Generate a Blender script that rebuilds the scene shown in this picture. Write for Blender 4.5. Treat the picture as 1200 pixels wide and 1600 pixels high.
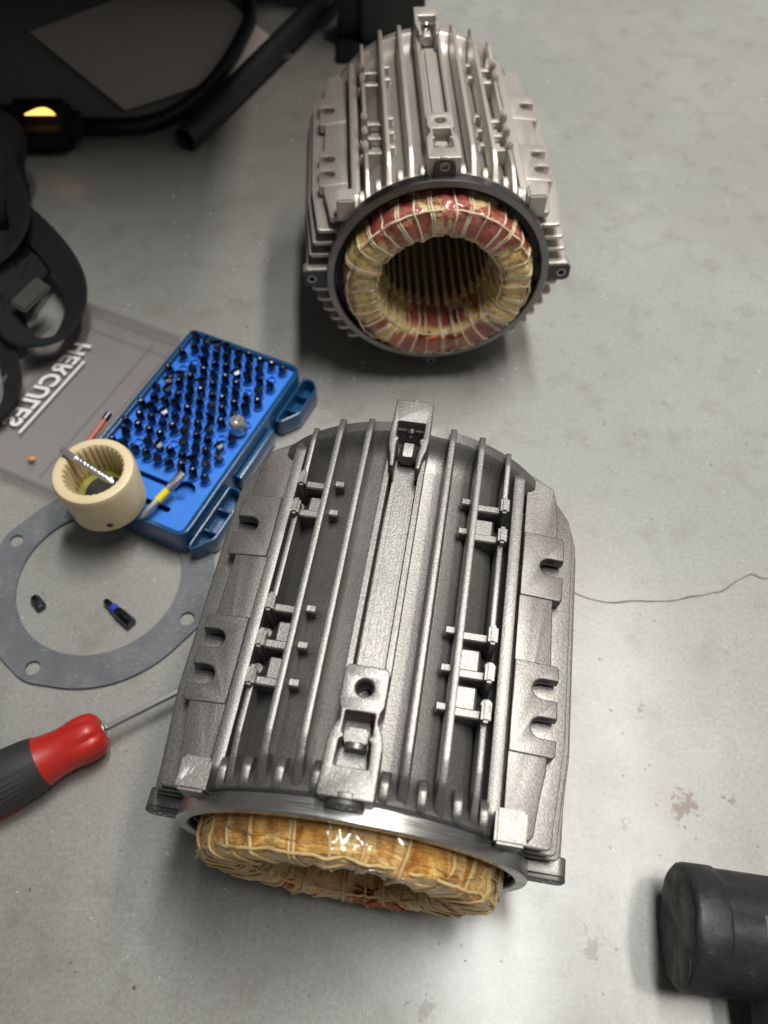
import bpy, bmesh, math, random
from mathutils import Vector, Matrix, noise
for o in list(bpy.data.objects): bpy.data.objects.remove(o)
random.seed(7)
S = bpy.context.scene
COL = S.collection
PI = math.pi
rad = math.radians

# ------------------------------------------------------------------ camera
cam_d = bpy.data.cameras.new('camera'); cam = bpy.data.objects.new('camera', cam_d); COL.objects.link(cam)
cam.location = (0, 0, 0.4756)
cam.rotation_euler = (rad(90 - 57.65), 0, 0)
cam_d.sensor_fit = 'VERTICAL'; cam_d.sensor_height = 34.6; cam_d.sensor_width = 25.95
cam_d.lens = 34.6 * 1202.6 / 1600
cam_d.clip_start = 0.01; cam_d.clip_end = 50
cam_d.dof.use_dof = True; cam_d.dof.focus_distance = 0.375; cam_d.dof.aperture_fstop = 7.5
S.camera = cam

# ------------------------------------------------------------------ world + lamps (indoor workshop)
W = bpy.data.worlds.new('World'); S.world = W; W.use_nodes = True
bg = W.node_tree.nodes['Background']; bg.inputs[0].default_value = (1.0, 0.98, 0.94, 1); bg.inputs[1].default_value = 0.165
def lamp(name, loc, sx, sy, power, col, target):
    d = bpy.data.lights.new(name, 'AREA'); d.shape = 'RECTANGLE'; d.size = sx; d.size_y = sy; d.energy = power; d.color = col
    o = bpy.data.objects.new(name, d); COL.objects.link(o); o.location = loc
    o.rotation_euler = (0, math.atan2(loc[0] - target[0], loc[2] - target[2]), 0)
    return o
lamp('ceiling_lamp', (0.36, 0.62, 2.6), 0.20, 1.7, 68, (0.98, 1.0, 0.965), (0.36, 0.62, 0))
lamp('ceiling_lamp', (0.95, 0.62, 2.6), 0.16, 1.7, 34, (1.0, 0.92, 0.83), (0.9, 0.62, 0))
S.view_settings.view_transform = 'Standard'; S.view_settings.look = 'None'
S.view_settings.exposure = 0.16; S.view_settings.gamma = 1.0
S.render.engine = 'CYCLES'
S.cycles.max_bounces = 7; S.cycles.diffuse_bounces = 3; S.cycles.glossy_bounces = 3; S.cycles.transmission_bounces = 6; S.cycles.caustics_reflective = False; S.cycles.caustics_refractive = False

# ------------------------------------------------------------------ materials
def mat(name, base=(.5, .5, .5), rough=.5, metal=0., spec=.5, coat=0., trans=0., ior=1.45, emit=None, estr=0):
    m = bpy.data.materials.new(name); m.use_nodes = True
    b = m.node_tree.nodes['Principled BSDF']
    b.inputs['Base Color'].default_value = (*base, 1); b.inputs['Roughness'].default_value = rough
    b.inputs['Metallic'].default_value = metal; b.inputs['Specular IOR Level'].default_value = spec
    b.inputs['Coat Weight'].default_value = coat; b.inputs['Coat Roughness'].default_value = .15
    b.inputs['Transmission Weight'].default_value = trans; b.inputs['IOR'].default_value = ior
    if emit: b.inputs['Emission Color'].default_value = (*emit, 1); b.inputs['Emission Strength'].default_value = estr
    return m
class NT:
    def __init__(s, m): s.t = m.node_tree; s.n = s.t.nodes; s.l = s.t.links; s.b = s.n['Principled BSDF']; s.coord = s.n.new('ShaderNodeTexCoord')
    def noise(s, scale, detail=4, rough=.55, vec=None, dist=0):
        n = s.n.new('ShaderNodeTexNoise'); n.inputs['Scale'].default_value = scale; n.inputs['Detail'].default_value = detail
        n.inputs['Roughness'].default_value = rough; n.inputs['Distortion'].default_value = dist
        s.l.new(vec or s.coord.outputs['Object'], n.inputs['Vector']); return n.outputs['Fac']
    def vor(s, scale, vec=None, feature='F1', out='Distance', rnd=1):
        n = s.n.new('ShaderNodeTexVoronoi'); n.feature = feature; n.inputs['Scale'].default_value = scale; n.inputs['Randomness'].default_value = rnd
        s.l.new(vec or s.coord.outputs['Object'], n.inputs['Vector']); return n.outputs[out]
    def ramp(s, f, stops, interp='LINEAR'):
        r = s.n.new('ShaderNodeValToRGB'); r.color_ramp.interpolation = interp; e = r.color_ramp.elements
        while len(e) < len(stops): e.new(.5)
        for i, (p, c) in enumerate(stops):
            e[i].position = p; e[i].color = (*c, 1) if not isinstance(c, (int, float)) else (c, c, c, 1)
        s.l.new(f, r.inputs[0]); return r.outputs[0]
    def mix(s, f, a, b, kind='MIX'):
        n = s.n.new('ShaderNodeMix'); n.data_type = 'RGBA'; n.blend_type = kind
        for k, v in ((0, f), (6, a), (7, b)):
            if hasattr(v, 'default_value') or hasattr(v, 'is_linked'): s.l.new(v, n.inputs[k])
            else: n.inputs[k].default_value = v if k == 0 else (*v, 1)
        return n.outputs[2]
    def math(s, op, a, b=0, c=0):
        n = s.n.new('ShaderNodeMath'); n.operation = op
        for k, v in enumerate((a, b, c)):
            if hasattr(v, 'is_linked'): s.l.new(v, n.inputs[k])
            else: n.inputs[k].default_value = v
        return n.outputs[0]
    def maprange(s, f, a, b, c, d):
        n = s.n.new('ShaderNodeMapRange'); s.l.new(f, n.inputs[0])
        for k, v in zip((1, 2, 3, 4), (a, b, c, d)): n.inputs[k].default_value = v
        return n.outputs[0]
    def bump(s, h, strength=.3, dist=.001, prev=None):
        n = s.n.new('ShaderNodeBump'); n.inputs['Strength'].default_value = strength; n.inputs['Distance'].default_value = dist
        s.l.new(h, n.inputs['Height'])
        if prev: s.l.new(prev, n.inputs['Normal'])
        return n.outputs[0]
    def mapping(s, scale, which='Object', loc=(0, 0, 0)):
        n = s.n.new('ShaderNodeMapping'); n.inputs['Scale'].default_value = scale; n.inputs['Location'].default_value = loc
        s.l.new(s.coord.outputs[which], n.inputs[0]); return n.outputs[0]
    def set(s, key, v): s.l.new(v, s.b.inputs[key])

def cast_metal(name, c0, c1, metal, r0, r1, grain=.5):
    m = mat(name, c1, .45, metal); t = NT(m)
    big = t.noise(28, 2); fine = t.noise(1150, 1, .6)
    base = t.mix(big, c0, c1)
    spark = t.ramp(fine, [(.34, .66), (.5, 1.0), (.66, 1.45)])
    wear = t.noise(9, 4, .65)
    base = t.mix(t.ramp(wear, [(.45, 0.), (.7, .35)]), base, tuple(x * .55 for x in c0))
    t.set('Base Color', t.mix(grain, base, spark, 'MULTIPLY'))
    t.set('Roughness', t.maprange(wear, .3, .7, r0, r1))
    t.set('Normal', t.bump(fine, .20, .0005))
    return m
M_DARK = cast_metal('cast_metallic_grey_paint', (.172, .163, .155), (.218, .207, .197), .74, .40, .50, .5)
M_LIGHT = cast_metal('cast_pale_metal', (.50, .45, .41), (.64, .585, .535), .80, .40, .50, .2)  # paler, warmer base colour for the rear stator casting
M_EAR = mat('dark_flange_paint', (.07, .068, .066), .45, .5)
def ring_mat(name, c):
    m = mat(name, c, .28, 1.0); t = NT(m)
    v = t.mapping((60, 2500, 60)); f = t.noise(1, 3, .6, v); big = t.noise(40, 2)
    t.set('Base Color', t.mix(big, tuple(x * .8 for x in c), c)); t.set('Roughness', t.maprange(f, .3, .7, .2, .42)); t.set('Normal', t.bump(f, .12, .0003))
    return m
M_RING = ring_mat('machined_aluminium', (.50, .49, .48))
M_RING_B = ring_mat('dull_machined_ring', (.24, .235, .235))
M_BLACKGAP = mat('black_seal_gap_shade', (.012, .012, .013), .55)  # black for the seal and for shade painted into gaps
M_BORE = mat('dark_bore', (.03, .027, .023), .5, .4)
def lam_mat():
    m = mat('stator_laminations', (.10, .085, .065), .5, .5); t = NT(m)
    f = t.noise(1, 2, .5, t.mapping((3, 1800, 3))); t.set('Base Color', t.ramp(f, [(.3, (.05, .042, .033)), (.7, (.15, .13, .10))])); return m
M_LAM = lam_mat()
M_LINER = mat('slot_liner_paper', (.74, .59, .30), .4, coat=.4)
M_STEEL = mat('plain_steel', (.42, .41, .40), .32, 1.0)
M_SMEAR = mat('white_scrape', (.85, .88, .9), .45)
def winding_mat(name, stops, innercol, wirescale, glossy, inner_amt=.5, patch=26, side_cream=False):
    m = mat(name, (.5, .4, .2), .3, coat=glossy); t = NT(m)
    m.node_tree.nodes['Principled BSDF'].inputs['Coat Roughness'].default_value = .08
    a = t.noise(1, 4, .6, t.mapping((patch, 3.0, 1), 'UV'), .5)
    b = t.noise(1, 3, .6, t.mapping((30, 90, 1), 'UV'), 1.2)
    tape = t.noise(1, 2, .5, t.mapping((wirescale, 18, 1), 'UV', (3.1, .7, 0)), 2.0)
    col = t.ramp(a, stops)
    col = t.mix(.75, col, t.ramp(b, [(.30, .45), (.5, 1.0), (.68, 1.5)]), 'MULTIPLY')
    sep = t.n.new('ShaderNodeSeparateXYZ'); t.l.new(t.coord.outputs['UV'], sep.inputs[0])
    inn = t.ramp(sep.outputs[1], [(.05, 0), (.10, 1), (.14, 1), (.21, 0)])
    if side_cream:      # cream tape on the flanks, bare red coils at top and bottom
        ang = t.math('ABSOLUTE', t.math('COSINE', t.math('MULTIPLY', sep.outputs[0], 2 * PI)))
        msk = t.ramp(t.math('ADD', ang, t.math('MULTIPLY', t.math('SUBTRACT', a, .5), 1.6)), [(.70, 0.), (.86, .9)])
        tp = t.mix(.6, t.ramp(tape, [(.3, (.46, .25, .035)), (.45, (.68, .48, .14)), (.6, (.80, .64, .32)), (.72, (.66, .30, .025))]), t.ramp(b, [(.30, .6), (.5, 1.0), (.68, 1.3)]), 'MULTIPLY')
        col = t.mix(msk, col, tp)
    col = t.mix(t.math('MULTIPLY', inn, inner_amt), col, innercol)
    t.set('Base Color', col)
    t.set('Roughness', t.maprange(tape, .3, .7, .18, .5))
    t.set('Normal', t.bump(b, .7, .0012, t.bump(tape, .6, .0016)))
    return m
M_WIND_A = winding_mat('varnished_cream_winding', [(.30, (.12, .038, .008)), (.39, (.38, .155, .022)), (.46, (.52, .27, .055)), (.52, (.62, .43, .16)), (.57, (.42, .18, .028)), (.64, (.58, .33, .075)), (.72, (.66, .40, .27))], (.50, .33, .13), 60, .8)
M_WIND_B = winding_mat('varnished_copper_winding', [(.30, (.10, .018, .012)), (.40, (.30, .048, .030)), (.47, (.34, .11, .09)), (.53, (.36, .075, .04)), (.58, (.66, .52, .26)), (.66, (.60, .44, .18)), (.74, (.66, .30, .04))], (.70, .52, .19), 60, .7, .85, 13, True)
def cord_mat(name, c):
    m = mat(name, c, .5); t = NT(m); f = t.noise(900, 3); t.set('Base Color', t.mix(f, tuple(x * .65 for x in c), c)); t.set('Normal', t.bump(t.noise(1600, 2), .6, .0006)); return m
M_CORD_A = cord_mat('lacing_cord_tan', (.62, .45, .21))
M_CORD_B = cord_mat('lacing_cord_cream', (.80, .68, .48))
def strand_mat(name, stops):
    m = mat(name, (.5, .3, .1), .22, coat=.7); t = NT(m); t.set('Base Color', t.ramp(t.noise(95, 2), stops)); return m
M_STR_A = strand_mat('varnished_strands_amber', [(.3, (.18, .07, .018)), (.45, (.40, .21, .06)), (.6, (.60, .44, .21)), (.7, (.42, .20, .05))])
M_STR_B = strand_mat('varnished_strands_red', [(.3, (.14, .03, .02)), (.5, (.34, .09, .05)), (.65, (.62, .42, .2))])
M_COPPER = mat('enamelled_copper', (.38, .09, .032), .24, 1.0, coat=.3)

def floor_mat():
    m = mat('sealed_concrete', (.3, .3, .28), .4); t = NT(m)
    big = t.noise(2.2, 2); mid = t.noise(14, 4, .62); fine = t.noise(420, 1, .7); cloud = t.noise(5.5, 5, .65, None, .6)
    col = t.ramp(big, [(.3, (.252, .253, .238)), (.7, (.306, .312, .297))])
    tint = t.noise(1.7, 3, .6, t.mapping((1, 1, 1), 'Object', (4.3, 2.2, 0)))
    col = t.mix(t.ramp(tint, [(.40, 0.), (.60, .6)]), col, (.290, .275, .257))
    col = t.mix(t.ramp(mid, [(.35, 0.), (.72, .62)]), col, (.250, .247, .226))
    col = t.mix(t.ramp(cloud, [(.5, 0.), (.72, .45)]), col, (.37, .372, .36))
    col = t.mix(.35, col, t.ramp(fine, [(.3, .66), (.5, 1.), (.7, 1.28)]), 'MULTIPLY')
    pit = t.vor(46)
    pm = t.math('MULTIPLY', t.ramp(pit, [(.02, 1.), (.075, 0.)]), t.ramp(cloud, [(.44, .0), (.52, .9)]))
    col = t.mix(pm, col, (.10, .085, .07))
    brown = t.math('MULTIPLY', t.ramp(t.noise(75, 3, .65), [(.54, 0.), (.64, .7)]), t.ramp(big, [(.62, 0.), (.70, .8)]))
    col = t.mix(brown, col, (.15, .10, .065))
    mp = t.mapping((5, 420, 1)); mp.node.inputs['Rotation'].default_value = (0, 0, .9)
    scr = t.noise(1, 2, .6, mp)
    col = t.mix(t.math('MULTIPLY', t.ramp(scr, [(.66, 0.), (.72, .45)]), t.ramp(cloud, [(.45, 0.), (.6, 1.)])), col, (.42, .425, .41))
    col = t.mix(t.ramp(t.noise(34, 5, .7), [(.52, 0.), (.68, .5)]), col, (.19, .18, .158))
    spotn = t.noise(130, 3, .7)
    for (cx, cy, rr_, c_) in ((.176, .095, .022, (.12, .075, .05)), (.14, .085, .008, (.16, .12, .09)), (.02, -.004, .012, (.15, .13, .11)), (.161, .153, .009, (.10, .095, .08)), (.112, .024, .014, (.16, .14, .11)), (.205, .10, .010, (.12, .09, .06)), (.10, .20, .012, (.20, .16, .14))):
        vm = t.n.new('ShaderNodeVectorMath'); vm.operation = 'DISTANCE'; t.l.new(t.coord.outputs['Object'], vm.inputs[0]); vm.inputs[1].default_value = (cx, cy, 0)
        near = t.maprange(vm.outputs['Value'], 0, rr_, .16, -.16)
        col = t.mix(t.ramp(t.math('ADD', spotn, near), [(.55, 0.), (.63, .92)]), col, c_)
    t.set('Base Color', col)
    t.set('Roughness', t.maprange(mid, .25, .75, .33, .50))
    dm = t.math('MULTIPLY', t.ramp(pit, [(.0, 1.), (.05, 0.)]), t.ramp(mid, [(.52, 1.), (.58, 0.)]))
    h = t.math('ADD', t.math('MULTIPLY', dm, 1.4), t.math('ADD', t.math('MULTIPLY', mid, .35), t.math('MULTIPLY', fine, .10)))
    t.set('Normal', t.bump(h, .5, .0012))
    m.node_tree.nodes['Principled BSDF'].inputs['Coat Weight'].default_value = .34
    m.node_tree.nodes['Principled BSDF'].inputs['Coat Roughness'].default_value = .20
    return m
M_FLOOR = floor_mat()

# ------------------------------------------------------------------ mesh helpers
def link(name, me, material=None, parent=None, smooth=30):
    o = bpy.data.objects.new(name, me); COL.objects.link(o)
    if material is not None: me.materials.append(material)
    if parent is not None: o.parent = parent
    if smooth and len(me.polygons):
        me.polygons.foreach_set('use_smooth', [True] * len(me.polygons)); me.set_sharp_from_angle(angle=rad(smooth))
    return o
def tag(o, label=None, cat=None, group=None, kind=None):
    if label: o['label'] = label
    if cat: o['category'] = cat
    if group: o['group'] = group
    if kind: o['kind'] = kind
    return o
def empty(name, loc, rz=0, rx=0, ry=0):
    o = bpy.data.objects.new(name, None); COL.objects.link(o); o.location = loc; o.rotation_euler = (rx, ry, rz); o.empty_display_size = .02
    return o
def me_from(bm, fn=None, scale=1.0):
    if fn:
        for v in bm.verts: v.co = Vector(fn(*v.co))
    if scale != 1.0:
        for v in bm.verts: v.co = v.co * scale
    bmesh.ops.recalc_face_normals(bm, faces=bm.faces)
    me = bpy.data.meshes.new('m'); bm.to_mesh(me); bm.free(); return me
def box_bm(x0, x1, y0, y1, z0, z1, bev=0, seg=2, bm=None):
    b = bmesh.new()
    vs = [b.verts.new((x, y, z)) for x in (x0, x1) for y in (y0, y1) for z in (z0, z1)]
    for f in ((0, 1, 3, 2), (4, 6, 7, 5), (0, 4, 5, 1), (2, 3, 7, 6), (0, 2, 6, 4), (1, 5, 7, 3)): b.faces.new([vs[i] for i in f])
    if bev: bmesh.ops.bevel(b, geom=b.edges[:], offset=bev, segments=seg, affect='EDGES')
    if bm is not None: return join(bm, b)
    return b
def join(a, b):
    me = bpy.data.meshes.new('t'); b.to_mesh(me); b.free(); a.from_mesh(me); bpy.data.meshes.remove(me); return a
def lathe_bm(profile, n=64, closed=True, a0=0, a1=2 * PI, axis='y'):
    """profile: list of (r, h); revolved about the axis"""
    b = bmesh.new(); full = abs(a1 - a0 - 2 * PI) < 1e-6; rings = []
    for i in range(n if full else n + 1):
        a = a0 + (a1 - a0) * i / n; c, s = math.cos(a), math.sin(a)
        rings.append([b.verts.new((r * c, h, r * s) if axis == 'y' else ((r * c, r * s, h) if axis == 'z' else (h, r * c, r * s))) for r, h in profile])
    m = len(profile)
    for i in range(len(rings) if full else len(rings) - 1):
        A, B = rings[i], rings[(i + 1) % len(rings)]
        for j in range(m if closed else m - 1):
            q = [A[j], A[(j + 1) % m], B[(j + 1) % m], B[j]]
            try: b.faces.new(q)
            except ValueError: pass
    bmesh.ops.remove_doubles(b, verts=b.verts, dist=1e-7)
    return b
def tube_bm(pts, r, seg=8, closed=False, caps=True, radii=None):
    b = bmesh.new(); pts = [Vector(p) for p in pts]; n = len(pts); rings = []
    up = Vector((0, 0, 1)); prevn = None
    for i, p in enumerate(pts):
        if closed: t = pts[(i + 1) % n] - pts[i - 1]
        else: t = pts[min(i + 1, n - 1)] - pts[max(i - 1, 0)]
        t.normalize()
        if prevn is None:
            nn = t.cross(up)
            if nn.length < 1e-4: nn = t.cross(Vector((1, 0, 0)))
        else: nn = prevn - t * prevn.dot(t)
        nn.normalize(); prevn = nn; bb = t.cross(nn); rr = radii[i] if radii else r
        rings.append([b.verts.new(p + (nn * math.cos(2 * PI * k / seg) + bb * math.sin(2 * PI * k / seg)) * rr) for k in range(seg)])
    for i in range(n if closed else n - 1):
        A, B = rings[i], rings[(i + 1) % n]
        for k in range(seg): b.faces.new((A[k], A[(k + 1) % seg], B[(k + 1) % seg], B[k]))
    if caps and not closed:
        b.faces.new(rings[0]); b.faces.new(list(reversed(rings[-1])))
    return b
def smooth_path(pts, n=8):
    P = [Vector(p) for p in pts]; out = []
    for i in range(len(P) - 1):
        p0, p1, p2, p3 = P[max(i - 1, 0)], P[i], P[i + 1], P[min(i + 2, len(P) - 1)]
        for k in range(n):
            t = k / n
            out.append(.5 * ((2 * p1) + (p2 - p0) * t + (2 * p0 - 5 * p1 + 4 * p2 - p3) * t * t + (3 * p1 - p0 - 3 * p2 + p3) * t ** 3))
    out.append(P[-1]); return out
def rnd(poly, r, seg=4):
    """round the corners of a polygon; r a number or one per corner"""
    out = []; n = len(poly)
    for i, p in enumerate(poly):
        ri = r[i] if isinstance(r, (list, tuple)) else r
        p = Vector(p); a = Vector(poly[i - 1]); c = Vector(poly[(i + 1) % n])
        d0 = (a - p); d1 = (c - p); k = min(ri, d0.length * .49, d1.length * .49)
        if k < 1e-7: out.append(tuple(p)); continue
        s = p + d0.normalized() * k; e = p + d1.normalized() * k
        for j in range(seg + 1):
            t = j / seg; q = s * (1 - t) ** 2 + p * 2 * t * (1 - t) + e * t * t; out.append(tuple(q))
    return out
def ext(loops, z0, z1, bev=0, res=1):
    """filled 2-D outline (later loops are holes) between z0 and z1, rounded edges"""
    cu = bpy.data.curves.new('c', 'CURVE'); cu.dimensions = '2D'; cu.fill_mode = 'BOTH'
    cu.extrude = abs(z1 - z0) / 2 - bev; cu.bevel_depth = bev; cu.bevel_resolution = res; cu.offset = -bev
    for lp in loops:
        sp = cu.splines.new('POLY'); sp.points.add(len(lp) - 1); sp.use_cyclic_u = True
        for q, p in zip(sp.points, lp): q.co = (p[0], p[1], 0, 1)
    o = bpy.data.objects.new('c', cu); me = bpy.data.meshes.new_from_object(o)
    b = bmesh.new(); b.from_mesh(me); bpy.data.objects.remove(o); bpy.data.curves.remove(cu); bpy.data.meshes.remove(me)
    bmesh.ops.remove_doubles(b, verts=b.verts, dist=1e-7)
    for v in b.verts: v.co.z += (z0 + z1) / 2
    return b
def circ(cx, cy, r, n=24): return [(cx + r * math.cos(2 * PI * i / n), cy + r * math.sin(2 * PI * i / n)) for i in range(n)]
def text_bm(txt, size, depth, bev=0, shear=0):
    cu = bpy.data.curves.new('t', 'FONT'); cu.body = txt; cu.size = size; cu.extrude = depth / 2; cu.bevel_depth = bev; cu.shear = shear; cu.space_character = 1.05; cu.offset = size * .03
    o = bpy.data.objects.new('t', cu); me = bpy.data.meshes.new_from_object(o); b = bmesh.new(); b.from_mesh(me)
    bpy.data.objects.remove(o); bpy.data.curves.remove(cu); bpy.data.meshes.remove(me); return b

# ------------------------------------------------------------------ floor
fb = bmesh.new(); q = 3.5
bmesh.ops.create_grid(fb, x_segments=8, y_segments=8, size=q)
floor = tag(link('floor', me_from(fb, lambda x, y, z: (x, y + .6, 0)), M_FLOOR), 'grey sealed concrete floor with a thin crack', kind='structure')
M_CRACK = mat('crack_dirt', (.150, .138, .120), .9)
def ribbon(pts, w, z, jit=.0008, sub=5):
    P = smooth_path([(x, y, z) for x, y in pts], sub); b = bmesh.new(); prev = None
    for i, p in enumerate(P):
        t = (P[min(i + 1, len(P) - 1)] - P[max(i - 1, 0)]).normalized(); n = Vector((-t.y, t.x, 0))
        j = Vector((noise.noise(p * 90), noise.noise(p * 90 + Vector((9, 0, 0))), 0)) * jit * 2
        ww = w * (.35 + 1.1 * abs(noise.noise(p * 60 + Vector((0, 0, 5)))))
        a, c = b.verts.new(p + j + n * ww), b.verts.new(p + j - n * ww)
        if prev: b.faces.new((prev[0], prev[1], c, a))
        prev = (a, c)
    return me_from(b)
link('crack', ribbon([(.125, .238), (.146, .230), (.174, .229), (.201, .230), (.215, .234), (.230, .236), (.243, .244), (.256, .249), (.266, .247), (.30, .252), (.36, .243)], .00065, .0006), M_CRACK, floor)

# ------------------------------------------------------------------ motor stator housing
R = .08
ROOT = .888
def motor(loc, yaw, roll, M, MW, MC, MS, label, wind_seed, cord_r):
    T = empty('motor_stator', loc, -yaw, 0, roll)
    tag(T, label, 'motor', 'two finned motor stators on the floor')
    ZC = 1.22
    def P(name, bm, m=M, parent=T, fn=None, rot=0, smooth=30):
        c, s = math.cos(rot), math.sin(rot)
        def g(u, v, w):
            if fn: u, v, w = fn(u, v, w)
            if rot: u, w = u * c + w * s, -u * s + w * c
            return (u * R, v * R, (w + ZC) * R)
        return link(name, me_from(bm, g), m, parent, smooth)
    side = lambda f: (lambda u, v, w: (u, v, w))
    # round shell: bore, outer root surface, front shoulder, rear flange
    prof = [(.862, .026), (.862, 2.2), (.955, 2.27), (.995, 2.28), (1.01, 2.27), (1.01, 2.2), (.99, 2.175), (.945, 2.15), (.90, 2.09), (ROOT, 2.0), (ROOT, .22), (.915, .14), (.958, .1), (.980, .040), (.970, .026)]
    P('housing_shell', lathe_bm(prof, 128))
    P('bore_liner', lathe_bm([(.861, .03), (.861, 2.15), (.853, 2.15), (.853, .03)], 64), M_BLACKGAP)
    P('flange_seal', lathe_bm([(.858, .012), (.990, .012), (.990, .024), (.858, .024)], 128), M_BLACKGAP)  # seal widened inward in black to paint the shaded gap
    P('ring_inner_shade', lathe_bm([(.9245, -.058), (.9245, .011), (.915, .011), (.919, -.058)], 128), M_BLACKGAP)  # black sleeve painting shade over the ring's bright inner wall
    rp = [(.925, .02), (.925, -.068), (.932, -.076), (.985, -.076), (.993, -.068), (.993, .011), (.96, .014)]
    P('end_ring', lathe_bm(rp, 160), M_RING if wind_seed == 1 else M_RING_B)
    # vertical cooling fins along the top and bottom
    def fin_profile(u, tip, ftip, v0=.02, v1=2.25, front=True, rear=True, drop=.0):
        root = math.sqrt(max(ROOT ** 2 - u * u, .05)) - .06
        pts = []
        pts += [(v0, root)] + ([(v0, ftip - .04), (v0 + .05, ftip + .005), (v0 + .14, tip - .045), (v0 + .26, tip - .012)] if front else [(v0, tip - .02)])
        pts += [(v1 - .12, tip), (v1 - .01, tip - .02), (v1 + .01, root)] if rear else [(v1, tip - .015), (v1, root)]
        return pts
    def fin(u, prof, th=.0185, rot=0, name='cooling_fin'):
        tp = max(p[1] for p in prof)
        P(name, ext([rnd(prof, .02, 3)], -th, th, .0050, 1), fn=lambda x, y, z: (z * (1 + max(0, tp - .02 - y) * 2.6) + u, x, y), rot=rot)
    for rot in (0, PI):
        for s in (-1, 1):
            fin(s * .252, fin_profile(.252, 1.07, .94), rot=rot)
            fin(s * .432, fin_profile(.432, 1.03, .89), rot=rot)
            if rot: fin(s * .608, fin_profile(.608, .91, .785), rot=rot)
            else:
                fin(s * .608, fin_profile(.608, .905, .785, 1.835, 2.25, front=False), rot=rot, th=.016)
                fin(s * .608, fin_profile(.608, .875, .785, 1.00, 1.63, front=False, rear=False), rot=rot, th=.016)
                fin(s * .608, fin_profile(.608, .875, .785, .03, .575, rear=False), rot=rot, th=.016)
            fin(s * .704, [(.04, .5), (.04, .66), (.12, .735), (2.16, .745), (2.25, .70), (2.25, .5)], th=.034, rot=rot, name='edge_rib')
            # short stub fins at the front shoulder
            for k, (u, w) in enumerate(((.163, .985), (.345, .945), (.522, .86), (.66, .76))):
                rt = math.sqrt(ROOT ** 2 - u * u) - .03
                fin(s * u, [(.02, rt), (.02, w - .04), (.06, w), (.13, w + .01), (.19, w - .03), (.215, rt)], th=.021, rot=rot, name='stub_fin')
    # tabs, cross ribs and pads between the outer fins
    for s in (-1, 1):
        for v in (1.835, 1.63, 1.0, .785, .575):
            P('locating_tab', box_bm(s * .612 - .025, s * .612 + .025, v - .055, v + .055, .60, .915, .014), M)
            P('cross_rib', box_bm(.44, .595, v - .026, v + .026, .62, .835, .008, 1) if s > 0 else box_bm(-.595, -.44, v - .026, v + .026, .62, .835, .008, 1))
            P('cross_rib', box_bm(.352, .425, v - .024, v + .024, .7, .885, .008, 1) if s > 0 else box_bm(-.425, -.352, v - .024, v + .024, .7, .885, .008, 1))
        for va, vb in ((1.66, 1.79), (.81, .95), (.60, .74)):
            P('rib_pad', box_bm(.45, .565, va, vb, .6, .785, .012, 1) if s > 0 else box_bm(-.565, -.45, va, vb, .6, .775, .012, 1))
            bm = lathe_bm([(0.0001, .55), (.045, .55), (.045, .70), (.03, .735), (.0001, .735)], 14, closed=False, axis='z')
            vm = (va + vb) / 2
            P('round_boss', bm, fn=lambda x, y, z: (x + s * .625, y + vm, z))
    # centre channel with raised rounded bed
    for s in (-1, 1):
        P('channel_wall', box_bm(s * .098 - .014, s * .098 + .014, .60, 1.95, .86, 1.105, .01, 2))
    P('channel_bed', box_bm(-.066, .074, .6, 1.84, .86, 1.045, .03, 4))
    # front mounting lug with tapped hole and two windows
    half = [(.098, .632), (.112, .60), (.112, .44), (.098, .41), (.092, .36), (.122, .30), (.132, .26), (.134, .0)]
    outl = rnd(half + [(-x, y) for x, y in reversed(half)], .014, 3)
    hole = circ(0, .52, .046, 28)
    win = rnd([(-.07, .40), (.072, .40), (.074, .295), (.056, .285), (.056, .272), (.076, .262), (.08, .14), (-.08, .14), (-.077, .262), (-.058, .272), (-.058, .285), (-.07, .295)], .008, 2)
    lug = P('mounting_lug', ext([outl, hole, win], .93, 1.135, .008, 2))
    P('lug_floor', box_bm(-.10, .10, .02, .6, .86, .97), M, lug)
    P('lug_step', box_bm(-.052, .052, .265, .345, .96, 1.06, .01), M, lug)
    P('lug_step', lathe_bm([(.0001, .245), (.055, .245), (.055, .27), (.0001, .27)], 20), M, lug, fn=lambda u, v, w: (u, v, w * .9 + 1.02))
    P('tapped_hole', lathe_bm([(.0465, .985), (.0465, 1.128), (.042, 1.122), (.0465, 1.11), (.041, 1.1), (.0455, 1.087), (.041, 1.075), (.0455, 1.06), (.041, 1.05), (.041, .985)], 28, axis='z'), M, lug, fn=lambda u, v, w: (u, v + .52, w))
    # rear lug with window and hex bolt
    hr = [(.112, 2.315), (.118, 2.03), (.112, 1.965), (.096, 1.90), (.086, 1.82)]
    hi = [(.062, 1.82), (.068, 1.97), (.070, 2.0), (.06, 2.012), (.06, 2.03), (.078, 2.04), (.08, 2.15)]
    o2 = rnd([(-x, y) for x, y in hr[::-1]][:] + hr + hi + [(-x, y) for x, y in hi[::-1]], .008, 2)
    lr = P('rear_lug', ext([o2], .94, 1.17, .008, 2))
    P('lug_floor', box_bm(-.085, .085, 1.84, 2.3, .90, .965), M, lr)
    P('lug_back', box_bm(-.085, .085, 2.135, 2.16, .95, 1.10), M, lr)
    P('hex_bolt', lathe_bm([(.0001, 1.965), (.05, 1.965), (.056, 1.98), (.056, 2.06), (.0001, 2.06)], 6), M, lr, fn=lambda u, v, w: (u, v, w + 1.03))
    P('bolt_hole', lathe_bm([(.034, 2.13), (.024, 2.115), (.014, 2.128), (.014, 2.14), (.034, 2.14)], 20), M_STEEL, lr, fn=lambda u, v, w: (u, v, w + 1.085))
    P('bolt_hole', lathe_bm([(.04, 2.305), (.04, 2.335), (.022, 2.335), (.022, 2.305)], 20), M_STEEL, lr, fn=lambda u, v, w: (u, v, w + 1.11))
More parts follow.
